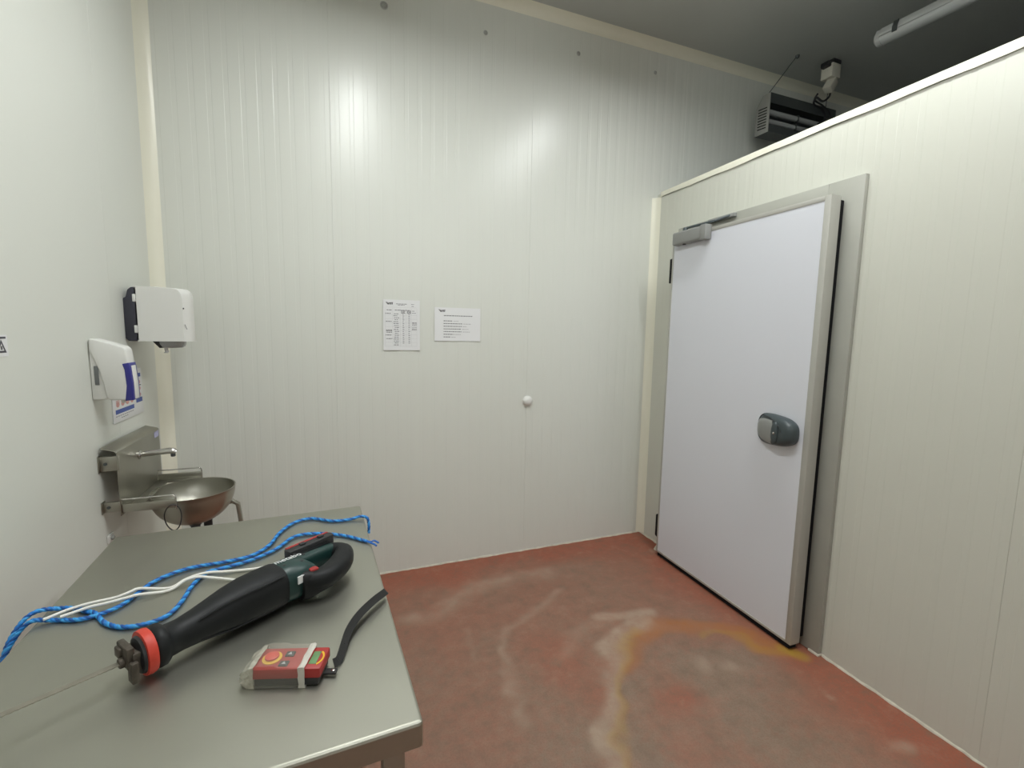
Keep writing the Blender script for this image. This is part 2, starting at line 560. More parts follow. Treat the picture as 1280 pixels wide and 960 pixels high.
# ------------------------------------------------------------------ cold room door (partition frame; y' = D - y)
dr = empty('door_1', (XR, D, 0), PROT)
struct(dr, 'white cold room door in a grey metal frame')
ya, yb = .285, 1.4595           # frame outer edges
zt = 2.222
jm = boxo('jamb', .0005, .022, yb - .16, yb, .004, zt, 'dfrm', dr, .0015)
boxo('jamb', .0005, .022, ya, ya + .10, .004, zt, 'dfrm', dr, .0015)
boxo('lintel', .0005, .022, ya + .10, yb - .16, zt - .13, zt, 'dfrm', dr, .0015)
bm = new_bm()
prism(bm, [(.0, 0), (.028, 0), (.026, .007), (.023, .011), (0, .011)], 'y', yb - .05, yb + .004)
obj('sealant_foot', bm, 'bead', jm, .002)
bm = new_bm()
lathe(bm, [(.0005, .032), (.012, .03), (.02, .02), (.026, .008), (.03, 0)], 10, (.055, .30, 0))
obj('sealant_foot', bm, 'bead', dr, smooth=True)
# leaf
la, lb = .362, 1.390
lz0, lz1 = .030, 2.143
o0, o1 = .062, .122
boxo('gasket', .0225, .0615, la + .02, lb - .012, lz0 + .02, lz1 - .012, 'gasket', dr, .004)
lf = boxo('leaf', o0, o1 - .002, la + .004, lb - .004, lz0 + .004, lz1 - .004, 'leaf', dr)
boxo('gap_shade_sweep', o0 + .004, o1 - .008, la + .01, lb - .012, .004, lz0 - .0005, 'gasket', lf)  # black rubber strip added to deepen the shade in the gap under the leaf
def prof(name, y0, y1, z0, z1):
    return boxo(name, o0 - .001, o1, y0, y1, z0, z1, 'alu', lf, .0018)
prof('edge_profile', lb - .030, lb, lz0, lz1)
prof('edge_profile', la, la + .014, lz0, lz1)
prof('edge_profile', la + .014, lb - .030, lz1 - .022, lz1)
prof('edge_profile', la + .014, lb - .030, lz0, lz0 + .014)
# hinges
for z0, z1 in ((1.862, 2.018), (.115, .265)):
    bm = new_bm()
    prism(bm, [(a, b) for a, b in ((.028, la - .070), (.080, la - .070), (.090, la - .060), (.106, la - .012), (.106, la - .001), (.028, la - .001))], 'z', z0, z1)
    hg = obj('hinge', bm, 'gasket', dr, .004)
    bm = new_bm()
    lathe(bm, [(.007, z0 + .012), (.008, z0 + .02), (.008, z1 - .03), (.007, z1 - .02)], 12, (.104, la - .018, 0))
    obj('hinge_pin', bm, 'gasket', hg, smooth=True)
    boxo('hinge_plate', .0225, .030, la - .078, la - .001, z0 + .01, z1 - .01, 'gasket', hg, .002)
# handle: rounded body, grey grip half, dark half, lock
def handle():
    yc, zc = D - 1.604, 1.064
    def ring(off, sc, dy=0, dz=0, e=3.0, a=.112, b=.076):
        return [(off, yc + dy + p, zc + dz + q) for p, q in sell(0, 0, a * sc, b * sc, 40, e)]
    bm = new_bm()
    R = []
    for off, sc in ((o1, .98), (o1 + .012, 1.0), (o1 + .026, .97), (o1 + .036, .90), (o1 + .043, .78), (o1 + .047, .55), (o1 + .048, .2)):
        rg = ring(off, sc)
        rg = [(x + (.020 * ((y - yc) / .112) if off > o1 + .02 else 0), y, z - .10 * (y - yc) * ((z - zc) / .076) * .9) for x, y, z in rg]
        R.append(rg)
    loft(bm, R)
    h = obj('handle', bm, 'hdark', dr, smooth=True, sharp=60)
    # pale grip plate over the half towards the hinge
    bm = new_bm()
    R = []
    for off, sc in ((o1 + .010, 1.0), (o1 + .030, 1.0), (o1 + .042, .90), (o1 + .0485, .70), (o1 + .050, .3)):
        rg = []
        for p, q in sell(0, 0, .113 * sc, .066 * sc, 40, 2.8):
            p2 = min(p * 1.0, -.004 + .012 * math.cos(q / .066 * 1.6)) 
            rg.append((off + .019 * (p2 / .112) * (1 if off > o1 + .02 else 0) + .0015, yc + p2, zc - .006 + q - .05 * p2))
        R.append(rg)
    loft(bm, R)
    obj('grip_cover', bm, 'hlight', h, smooth=True, sharp=60)
    bm = new_bm()
    R = []
    for off, sc in ((o1 + .03, 1.0), (o1 + .052, 1.0), (o1 + .056, .85), (o1 + .057, .4)):
        R.append([(off + .004 * math.copysign(1, 1), yc + .022 + .019 * sc * math.cos(t), zc - .006 + .055 * sc * math.sin(t)) for t in [2 * PI * k / 24 for k in range(24)]])
    loft(bm, R)
    obj('lock_oval', bm, 'hdark', h, smooth=True, sharp=60)
    bm = new_bm()
    lathe(bm, [(.006, o1 + .055), (.006, o1 + .0635), (.004, o1 + .065)], 14, (0, yc + .024, zc - .006), 'x')
    obj('lock_cylinder', bm, 'chrome', h, smooth=True)
    tubeo('groove', cr([(o1 + .030, yc - .07, zc + .066), (o1 + .045, yc - .01, zc + .058), (o1 + .056, yc + .04, zc + .03), (o1 + .061, yc + .06, zc + .005)], 6), .0018, 'black', h, 6)
handle()
# closer on the top hinge-side corner with its arm to the lintel
def closer():
    y0, y1, z0, z1 = la + .050, la + .325, 2.078, 2.158
    bm = new_bm()
    prism(bm, [(o1 + .0005, z0), (o1 + .040, z0 + .002), (o1 + .046, z0 + .01), (o1 + .046, z1 - .01), (o1 + .040, z1 - .001), (o1 + .0005, z1)], 'y', y0, y1)
    c = obj('closer', bm, 'hlight', dr, .003)
    boxo('end_cap', o1 + .002, o1 + .049, y1 - .035, y1 + .008, z0 - .004, z1 + .001, 'hlight', c, .004)
    bm = new_bm()
    lathe(bm, [(.016, z1 - .002), (.016, z1 + .012), (.012, z1 + .018)], 16, (o1 + .022, y0 + .085, 0))
    obj('spindle', bm, 'hdark', c, smooth=True)
    bm = new_bm()
    lathe(bm, [(.010, z0 - .004), (.011, z0 + .004)], 14, (o1 + .024, y0 + .085, 0))
    obj('spindle_cap', bm, 'black', c, smooth=True)
    arm = new_bm()
    P, Q, R_ = Vector((o1 + .022, y0 + .085, z1 + .014)), Vector((o1 - .02, y0 + .27, z1 + .022)), Vector((.030, y0 + .335, zt - .012))
    for a, b, wd in ((P, Q, .009), (Q, R_, .008)):
        d = (b - a).normalized()
        s = d.cross(Vector((0, 0, 1))).normalized() * wd
        hgt = Vector((0, 0, .005))
        loft(arm, [[a - d * .01 + s - hgt, a - d * .01 - s - hgt, a - d * .01 - s + hgt, a - d * .01 + s + hgt], [b + d * .01 + s - hgt, b + d * .01 - s - hgt, b + d * .01 - s + hgt, b + d * .01 + s + hgt]])
    obj('arm', arm, 'hdark', c, .001)
    boxo('arm_shoe', .0225, .045, y0 + .16, y0 + .36, zt - .028, zt - .006, 'hlight', c, .003)
closer()

# ------------------------------------------------------------------ batten lamps
def batten(x, y0, y1, z, lit, label, rz=0):
    t = tag(empty('batten_light', (x, (y0 + y1) / 2, z), rz), label, 'lamp', 'tubular batten lights hung below the ceiling')
    hl = (y1 - y0) / 2
    bm = new_bm()
    prism(bm, [(-.046, 0), (.046, 0), (.046, .016), (.030, .048), (-.030, .048), (-.046, .016)], 'y', -hl + .03, hl - .03)
    obj('housing', bm, 'lamph', t, .003)
    bm = new_bm()
    prism(bm, [(.046 * math.cos(a), -.003 - (.010 if lit else .032) * math.sin(a)) for a in [PI * k / 12 for k in range(13)]], 'y', -hl + .03, hl - .03)
    obj('diffuser', bm, ('lampon_b' if lit == 2 else 'lampon') if lit else 'lampoff', t, smooth=True, sharp=50)
    for s in (-1, 1):
        bm = new_bm()
        pr = [(.047 * math.cos(a), -.003 - (.013 if lit else .034) * math.sin(a)) for a in [PI * k / 12 for k in range(13)]] + [(-.044, .018), (-.028, .045), (.028, .045), (.044, .018)]
        pr2 = [(p * .8, q * .8) for p, q in pr]
        loft(bm, [[(p, s * (hl - .032), q) for p, q in pr], [(p, s * (hl - .008), q) for p, q in pr], [(p, s * hl, q) for p, q in pr2]])
        obj('end_cap', bm, 'lamph', t, smooth=True, sharp=40)
    for yy in (-hl + .11, -hl * .35, hl * .35, hl - .11):
        for s in (-1, 1):
            bm = new_bm()
            prism(bm, [(s * .0475, -.014), (s * .052, -.014), (s * .053, .016), (s * .038, .05), (s * .032, .05), (s * .0465, .016)], 'y', yy - .012, yy + .012)
            obj('clip', bm, 'unitd', t)
    for yy in (-hl * .62, hl * .62):
        tubeo('hanger', [(0, yy, .045), (0, yy, HC - z)], .0025, 'unitd', t, 6)
    return t
batten(.185, .42, 1.97, 3.28, True, 'lit batten light hung above the steel table')
batten(1.75, .42, 1.97, 3.28, 2, 'lit batten light hung beside the partition top')
batten(3.13, .43, 1.99, 3.28, False, 'unlit grey batten light hanging over the cold room roof', rz=.09)
batten(.185, -4.3, -2.74, 3.28, True, 'added fill batten light, unseen, in the hall behind the table')  # invented lamp behind the camera, fill for the lower walls
batten(1.75, -4.3, -2.74, 3.28, True, 'added fill batten light, unseen, beside the long end of the partition')  # second invented fill lamp, also out of view

# ------------------------------------------------------------------ steel work table
def table():
    ang = .0477
    W, Lg = .7376, 1.0568
    t = tag(empty('work_table', (.0773, 1.7747, 0), ang), 'stainless steel work table with folded edges holding the reciprocating saw', 'table')
    # local: x from -W to 0, y from -Lg to 0
    def bowl(bm):
        pass
    bm = new_bm()
    e = .007
    def rect(i, z, n=5):
        out = []
        r = max(.0, .008 - i)
        for cx, cy, a0 in ((-i - r, -i - r, 0), (-W + i + r, -i - r, PI / 2), (-W + i + r, -Lg + i + r, PI), (-i - r, -Lg + i + r, 1.5 * PI)):
            for k in range(n):
                a = a0 + PI / 2 * k / (n - 1)
                out.append((cx + r * math.cos(a), cy + r * math.sin(a), z))
        return out
    loft(bm, [rect(.002, TH - .047), rect(0, TH - .046), rect(0, TH - .006), rect(.0015, TH - .0022), rect(.0045, TH - .0004), rect(.007, TH)], cap0=True)
    obj('top', bm, 'table', t, smooth=True, sharp=4)
    for x in (-.045, -W + .045):
        for y in (-.055, -Lg + .050):
            lg = boxo('leg', x - .019, x + .019, y - .019, y + .019, .03, TH - .0465, 'steel', t, .004)
            bm = new_bm()
            lathe(bm, [(.022, 0), (.024, .006), (.018, .016), (.012, .02), (.012, .031)], 16, (x, y, 0))
            obj('foot', bm, 'black', lg, smooth=True, sharp=40)
    for y in (-.055, -Lg + .050):
        boxo('rail', -W + .075, -.075, y - .012, y + .012, TH - .085, TH - .047, 'steel', t, .002)
    return t
table()

# ------------------------------------------------------------------ reciprocating saw lying on its side
def saw():
    ax = math.radians(36.97)
    t = tag(empty('reciprocating_saw', (-.3397, 1.0155, TH), ax), 'black and dark green reciprocating saw with red collar lying on the table', 'saw')
    n = 28
    def ring(s, tc, zc, a, b, e=2.2):
        return [(s, p, q) for p, q in sell(tc, zc, a, b, n, e)]
    # rubber boot
    bm = new_bm()
    loft(bm, [ring(-.004, .0, .047, .036, .036), ring(.002, .0, .047, .0405, .0405), ring(.012, .0, .047, .040, .040), ring(.017, .0, .047, .036, .036),
              ring(.022, .0, .047, .031, .031), ring(.045, .001, .047, .0305, .0305), ring(.075, .003, .048, .034, .034), ring(.105, .005, .049, .039, .0395),
              ring(.14, .008, .0495, .0455, .0445, 2.4), ring(.18, .010, .050, .050, .048, 2.6), ring(.22, .011, .050, .0515, .0485, 2.7),
              ring(.252, .011, .050, .050, .048, 2.8), ring(.258, .011, .050, .0475, .046, 2.8)])
    boot = obj('rubber_boot', bm, 'rubber', t, smooth=True, sharp=50)
    # moulded seam steps on the boot
    for zz in (.085, .020):
        tubeo('moulded_rib', cr([(.07, -.025, zz - .012 if zz > .05 else zz + .01), (.13, -.030, zz), (.19, -.035, zz + .003), (.25, -.034, zz + .003)], 6), .0022, 'rubber', boot, 6)
    # red collar
    bm = new_bm()
    loft(bm, [ring(-.021, 0, .046, .036, .036), ring(-.0205, 0, .046, .041, .041), ring(-.012, 0, .046, .0425, .0425), ring(-.005, 0, .046, .0405, .0405), ring(-.0045, 0, .046, .030, .030)])
    obj('collar', bm, 'redring', t, smooth=True, sharp=45)
    bm = new_bm()
    loft(bm, [ring(-.030, 0, .045, .022, .022), ring(-.026, 0, .045, .033, .033), ring(-.0212, 0, .045, .035, .035)])
    obj('collar_rim', bm, 'black', t, smooth=True, sharp=45)
    # shoe and blade clamp
    bm = new_bm()
    box(bm, -.040, -.026, -.024, .024, .028, .064)
    box(bm, -.046, -.034, -.034, -.012, .012, .052)
    box(bm, -.047, -.035, -.020, .030, .034, .076)
    box(bm, -.052, -.041, .004, .026, .050, .070)
    sh = obj('shoe', bm, 'steelworn', t, .003)
    bm = new_bm()
    lathe(bm, [(.009, -.054), (.010, -.050), (.010, -.038)], 12, (0, .0, .046), 'x')
    obj('blade_clamp', bm, 'steelworn', t, smooth=True)
    # blade with teeth
    bm = new_bm()
    L0, L1, nt_ = -.048, -.335, 68
    up_, lo_ = [], []
    for i in range(nt_ + 1):
        s = L0 + (L1 - L0) * i / nt_
        up_.append((s, .007 - .003 * i / nt_))
        lo_.append((s, -.0075 + .0015 * (i % 2) + .004 * max(0, (i - 58) / 10)))
    A = [[bm.verts.new((s, q, .046 + .018 * k / nt_ + dz)) for k, (s, q) in enumerate(e)] for e in (up_, lo_) for dz in (.0006, -.0006)]
    for i in range(nt_):
        for a, b in ((0, 2), (3, 1), (1, 0), (2, 3)):
            bm.faces.new((A[a][i], A[a][i + 1], A[b][i + 1], A[b][i]))
    for i in (0, nt_):
        bm.faces.new((A[0][i], A[2][i], A[3][i], A[1][i]))
    obj('blade', bm, 'blade', t)
    # green housing
    bm = new_bm()
    loft(bm, [ring(.256, .011, .050, .0455, .0445, 2.8), ring(.262, .011, .050, .047, .046, 2.8), ring(.292, .008, .050, .0495, .046, 3), ring(.312, .009, .050, .0475, .043, 3),
              ring(.326, .008, .050, .045, .034, 3), ring(.338, .008, .050, .040, .024, 3)])
    hs = obj('housing', bm, 'teal', t, smooth=True, sharp=50)
    # belly under the trigger side
    bm = new_bm()
    loft(bm, [ring(.288, -.020, .042, .030, .036, 3), ring(.300, -.030, .042, .029, .036, 3), ring(.322, -.043, .043, .024, .028, 3), ring(.355, -.048, .043, .021, .024, 3), ring(.392, -.036, .045, .018, .020, 3), ring(.415, -.022, .047, .012, .014, 3)])
    obj('housing_belly', bm, 'rubber', t, smooth=True, sharp=50)
    # D handle: near bar (grip), butt and battery bar as one loop
    path = cr([(.300, -.030, .050), (.325, -.050, .050), (.355, -.051, .050), (.392, -.036, .050), (.425, -.014, .050), (.444, .010, .050), (.440, .036, .050), (.418, .050, .050)], 7)
    bm = new_bm()
    P = path
    rings = []
    for i, p in enumerate(P):
        a = P[max(0, i - 1)]
        b = P[min(len(P) - 1, i + 1)]
        d = (b - a).normalized()
        s = Vector((-d.y, d.x, 0))
        f = i / (len(P) - 1)
        wd = .021 + .007 * math.sin(PI * min(1, f * 1.2)) if f < .75 else .021
        ht = .022 + .004 * math.sin(PI * f)
        rings.append([p + s * u + Vector((0, 0, v)) for u, v in sell(0, 0, wd, ht, 20, 2.6)])
    loft(bm, rings)
    gp = obj('grip', bm, 'rubber', t, smooth=True, sharp=50)
    bm = new_bm()
    rings = []
    for s, tc, a, b in ((.300, .036, .020, .034), (.335, .040, .017, .030), (.38, .043, .017, .028), (.425, .044, .018, .026), (.436, .043, .014, .022)):
        rings.append(ring(s, tc, .050, a, b, 3.2))
    loft(bm, rings)
    bar = obj('battery_bar', bm, 'teal', t, smooth=True, sharp=50)
    for k in range(3):
        boxo('moulded_rib', .335, .43, .046 + .006 * k, .048 + .006 * k, .075, .0805, 'rubber', bar, .0008)
    bm = new_bm()
    prism(bm, [(.322, .062), (.452, .062), (.458, .068), (.458, .086), (.452, .090), (.322, .090)], 'z', .014, .088)
    bt = obj('battery', bm, 'black', t, .005)
    bm = new_bm()
    prism(bm, [(.326, .084), (.452, .084), (.454, .090), (.448, .0925), (.326, .0925)], 'z', .060, .0895)
    obj('red_stripe', bm, 'red', bt, .002)
    for xx in (.36, .415):
        boxo('latch', xx, xx + .015, .072, .084, .0885, .0915, 'black', bt, .001)
    # trigger
    bm = new_bm()
    prism(bm, [(.308, -.044), (.328, -.049), (.331, -.038), (.326, -.030), (.310, -.030)], 'z', .038, .078)
    obj('trigger', bm, 'red', t, .003)
    boxo('trigger_guard', .326, .350, -.036, -.030, .045, .068, 'red', gp, .002)
    # details: rating label, screws, lettering
    def txt(s, size, m, loc, rot, par, name):
        c = bpy.data.curves.new('lettering', 'FONT')
        c.body = s
        c.size = size
        c.extrude = .0003
        c.align_x = 'CENTER'
        c.align_y = 'CENTER'
        tmp = bpy.data.objects.new('lettering_tmp', c)
        COL.objects.link(tmp)
        dg = bpy.context.evaluated_depsgraph_get()
        me = bpy.data.meshes.new_from_object(tmp.evaluated_get(dg))
        bpy.data.objects.remove(tmp)
        bpy.data.curves.remove(c)
        me.materials.clear()
        me.materials.append(M[m])
        o = bpy.data.objects.new(name, me)
        COL.objects.link(o)
        o.parent = par
        o.location = loc
        o.rotation_euler = rot
        return o
    txt('metabo', .023, 'paper', (.291, .022, .0966), (0, .05, 0), hs, 'lettering')
    lb_ = boxo('rating_label', .276, .292, -.0432, -.0395, .056, .074, 'paper', hs)
    lb_.rotation_euler = (0, 0, 0)
    for s, q, z in ((.268, .0, .0955), (.307, -.010, .0925), (.345, .040, .080), (.385, .045, .0775), (.318, .035, .0925)):
        bm = new_bm()
        lathe(bm, [(.0042, z - .006), (.0042, z + .0005), (.0028, z + .0008)], 12, (s, q, 0))
        obj('screw', bm, 'black', hs, smooth=True)
    return t
saw()

# ------------------------------------------------------------------ ropes on the table
def color_attr_mat():
    m = mat('blue_rope', (.02, .17, .50, 1), .5)
    nt = m.node_tree
    a = nt.nodes.new('ShaderNodeAttribute')
    a.attribute_name = 'strand'
    nt.links.new(a.outputs['Color'], nt.nodes['Principled BSDF'].inputs['Base Color'])
    return m
M['bluerope'] = color_attr_mat()

def twisted(name, pts, R, m, parent=None, pitch=.030, step=.0022, seg=15):
    P = resample(cr(pts, 10), step)
    F = frames(P)
    bm = new_bm()
    lay = bm.verts.layers.float_color.new('strand')
    cols = ((.015, .20, .60, 1), (.05, .34, .74, 1), (.006, .085, .33, 1))
    rows = []
    for i, (p, (u, v)) in enumerate(zip(P, F)):
        ph = 2 * PI * i * step / pitch
        row = []
        for k in range(seg):
            th = 2 * PI * k / seg
            r = R * (.72 + .30 * abs(math.cos(1.5 * th)))
            q = p + (u * math.cos(th + ph) + v * math.sin(th + ph)) * r
            vv = bm.verts.new(q)
            lobe = int(((th + PI / 3) % (2 * PI)) / (2 * PI / 3)) % 3
            vv[lay] = cols[lobe]
            row.append(vv)
        rows.append(row)
    for a, b in zip(rows, rows[1:]):
        for k in range(seg):
            bm.faces.new((a[k], a[(k + 1) % seg], b[(k + 1) % seg], b[k]))
    bm.faces.new(rows[0][::-1])
    bm.faces.new(rows[-1])
    return obj(name, bm, m, parent, smooth=True, sharp=80)

rr = .0052
zr = TH + rr + .0006
S1 = [(-.550, 1.279), (-.527, 1.263), (-.490, 1.212), (-.448, 1.182), (-.403, 1.179), (-.370, 1.201), (-.357, 1.255), (-.353, 1.327), (-.335, 1.385), (-.291, 1.402), (-.234, 1.426), (-.177, 1.476), (-.134, 1.548), (-.073, 1.553), (.011, 1.510), (.080, 1.443)]
S2 = [(-.601, 1.262), (-.548, 1.246), (-.509, 1.258), (-.483, 1.284), (-.467, 1.333), (-.450, 1.379), (-.414, 1.414), (-.369, 1.432), (-.303, 1.436), (-.237, 1.455), (-.199, 1.512), (-.179, 1.596), (-.143, 1.665), (-.089, 1.686), (-.02, 1.640), (.037, 1.636)]
rope = tag(empty('blue_rope', (-.2, 1.4, TH)), 'blue twisted rope doubled up across the table and hanging over its wall side', 'rope')
def loc(p):
    return (p[0] + .2, p[1] - 1.4, p[2] - TH)
z1 = []
for i, (x, y) in enumerate(S1):
    z1.append((x, y, zr))
# the doubled bight hangs over the wall-side edge of the table
out1 = [(-.700, 1.235, .52), (-.702, 1.245, .68), (-.690, 1.262, .795), (-.672, 1.285, .848), (-.650, 1.305, TH + .010), (-.610, 1.312, zr), (-.578, 1.301, zr)]
out2 = [(-.685, 1.215, .52), (-.690, 1.225, .68), (-.680, 1.238, .79), (-.664, 1.252, .838), (-.640, 1.263, TH + .010)]
bend = [(-.690, 1.222, .44), (-.693, 1.228, .44)]
p1 = out1 + z1
p2 = out2 + [(x, y, zr) for x, y in S2] + [(.070, 1.638, TH + .011), (.0935, 1.634, TH + .004), (.0985, 1.628, TH - .02), (.097, 1.622, TH - .048)]
path = [loc(p) for p in p1[::-1]] + [loc((-.695, 1.222, .44))] + [loc(p) for p in p2]
twisted('rope_body', path, rr, 'bluerope', rope)
# frayed end
e = Vector(loc(z1[-1]))
for d in (((.012, -.012, .002), (.022, -.010, .003), (.034, -.024, .0)), ((.010, -.016, .0), (.020, -.028, .0), (.026, -.040, -.001))):
    tubeo('frayed_strand', cr([e - Vector((.006, -.006, 0))] + [e + Vector(q) for q in d], 5), [.0028] * 16, 'bluerope', rope, 6)
for o in rope.children:
    if o.name.startswith('frayed'):
        at = o.data.attributes.new('strand', 'FLOAT_COLOR', 'POINT')
        at.data.foreach_set('color', [c for _ in o.data.vertices for c in (.02, .14, .50, 1)])

zc = TH + .0036
W = [(-.615, 1.256, zc + .010), (-.581, 1.283, zc + .011), (-.545, 1.296, zc + .012), (-.505, 1.308, zc + .010), (-.480, 1.322, zc + .012), (-.464, 1.331, zc + .0125), (-.406, 1.335, zc), (-.375, 1.347, zc + .010), (-.350, 1.358, zc + .013), (-.325, 1.367, zc + .011), (-.293, 1.376, zc + .003), (-.225, 1.372, zc),
     (-.183, 1.378, zc), (-.120, 1.400, zc), (-.06, 1.395, zc + .004), (-.012, 1.368, zc + .010), (-.004, 1.345, zc + .014), (-.02, 1.318, zc + .006), (-.08, 1.272, zc), (-.14, 1.262, zc), (-.200, 1.292, zc), (-.246, 1.318, zc), (-.315, 1.345, zc + .006), (-.340, 1.347, zc + .012), (-.358, 1.345, zc + .013), (-.375, 1.340, zc + .010),
     (-.404, 1.322, zc), (-.457, 1.305, zc + .010), (-.480, 1.296, zc + .011), (-.517, 1.284, zc + .011), (-.540, 1.278, zc + .012), (-.560, 1.269, zc + .011), (-.585, 1.254, zc + .011)]
bm = new_bm()
tube(bm, resample(cr(W, 8), .006), .0034, 8)
tag(obj('white_cord', bm, 'whiterope', None, smooth=True, sharp=60), 'folded white cord running under the saw and over the blue rope', 'cord')

# ------------------------------------------------------------------ wrapped remote control with wrist strap
def remote():
    ang = math.atan2(.873 - .906, -.043 + .157) - .02
    t = tag(empty('remote_control', (-.1585, .900, TH), ang), 'red handheld remote control wrapped in clear plastic film on the table', 'remote control')
    Lr, Wd, Hh = .125, .060, .036
    boxo('lower_shell', .004, Lr - .004, .001, Wd - .001, .0012, .016, 'black', t, .003)
    boxo('upper_shell', 0, Lr, 0, Wd, .0155, Hh, 'red', t, .0035)
    bm = new_bm()
    lathe(bm, [(.0175, Hh - .002), (.0175, Hh + .0016), (.016, Hh + .0022)], 24, (.026, .030, 0))
    yd = obj('yellow_disc', bm, 'yellow', t, smooth=True, sharp=40)
    bm = new_bm()
    lathe(bm, [(.009, Hh + .001), (.009, Hh + .003), (.0125, Hh + .0035), (.0125, Hh + .006), (.010, Hh + .0075)], 24, (.026, .030, 0))
    obj('stop_button', bm, 'redring', t, smooth=True, sharp=40)
    for x, y in ((.054, .014), (.056, .040)):
        k = boxo('button', x - .0085, x + .0085, y - .007, y + .007, Hh - .001, Hh + .0025, 'black', t, .002)
        bm = new_bm()
        prism(bm, [(x - .004, y - .003), (x + .004, y - .003), (x, y + .004)], 'z', Hh + .0024, Hh + .0029)
        obj('arrow_mark', bm, 'inkl', k)
    # end markings: yellow arc and green label
    bm = new_bm()
    c, s = math.cos, math.sin
    arc = [(.110 + .013 * c(a), .028 + .020 * s(a)) for a in [-1.2 + 2.4 * k / 12 for k in range(13)]] + [(.110 + .010 * c(a), .028 + .016 * s(a)) for a in [1.2 - 2.4 * k / 12 for k in range(13)]]
    prism(bm, arc, 'z', Hh - .0005, Hh + .0008)
    obj('yellow_arc', bm, 'yellow', t)
    boxo('green_label', .099, .113, .012, .046, Hh - .0005, Hh + .0007, 'green', t, .0003)
    # film bag: thin crumpled skin around the box, puckered at one end
    def film(name, secs, m):
        bm = new_bm()
        rings = []
        for x, y0, y1, z0, z1_, j in secs:
            base = []
            for a, b in ((y0, z0), (y1, z0), (y1, z1_), (y0, z1_)):
                base.append((a, b))
            rg = []
            for i in range(4):
                (a0, b0), (a1, b1) = base[i], base[(i + 1) % 4]
                for k in range(6):
                    f = k / 6
                    rg.append((x + random.uniform(-j, j), a0 + (a1 - a0) * f + random.uniform(-j, j), max(.0004, b0 + (b1 - b0) * f + random.uniform(-j * .6, j))))
            rings.append(rg)
        loft(bm, rings, False, False)
        return obj(name, bm, m, t, smooth=True, sharp=30)
    film('plastic_film', [(x, -.0025, Wd + .0025, .0008, Hh + .0045 + (.004 if .006 < x < .046 else 0), .0012) for x in np.linspace(-.003, .096, 14)], 'bag')
    film('film_end', [(-.022, .004, Wd - .010, .001, .022, .003), (-.017, .000, Wd - .004, .001, .028, .003), (-.010, -.002, Wd + .001, .001, .033, .0028), (-.003, -.0025, Wd + .0025, .0008, Hh + .004, .0015), (.006, -.003, Wd + .003, .0008, Hh + .005, .001)], 'bagend')
    film('tape_band', [(.086, -.0035, Wd + .0035, .0004, Hh + .004, .0008), (.090, -.004, Wd + .004, .0004, Hh + .0055, .0006), (.094, -.004, Wd + .004, .0004, Hh + .0055, .0006), (.098, -.0035, Wd + .0035, .0004, Hh + .004, .0008)], 'tape')
    # strap lug, rivet and strap
    def ribbon(name, pts, wdt, th=.0014, m='strap', par=t):
        P = resample(cr(pts, 8), .004)
        bm = new_bm()
        rings = []
        nP = len(P)
        for i, p in enumerate(P):
            d = (P[min(nP - 1, i + 1)] - P[max(0, i - 1)]).normalized()
            side = Vector((-d.y, d.x, 0)).normalized()
            upv = Vector((0, 0, 1)) * .80 + side * .60
            upv = (upv - d * upv.dot(d)).normalized()
            nn = d.cross(upv).normalized()
            rings.append([p + upv * wdt + nn * th, p - upv * wdt + nn * th, p - upv * wdt - nn * th, p + upv * wdt - nn * th])
        loft(bm, rings)
        return obj(name, bm, m, par)
    R = Matrix.Rotation(-ang, 3, 'Z')
    def L(x, y, z):
        v = R @ Vector((x + .1585, y - .900, 0))
        return (v.x, v.y, z)
    boxo('strap_lug', Lr - .002, Lr + .022, .020, .034, .006, .010, 'strap', t, .001)
    bm = new_bm()
    lathe(bm, [(.0035, .0095), (.0035, .0112), (.002, .0122)], 14, (Lr + .015, .027, 0))
    obj('rivet', bm, 'chrome', t, smooth=True)
    ribbon('wrist_strap', [L(-.016, .906, .0085), L(-.006, .912, .0095), (L(.002, .940, .013)), L(.015, .985, .020), L(.038, 1.028, .024), L(.072, 1.073, .024), L(.101, 1.108, .020), L(.104, 1.114, .018), L(.101, 1.117, .016), L(.070, 1.083, .016), L(.034, 1.037, .014), L(.010, .992, .012), L(.0, .950, .010)], .0085)
    return t
remote()

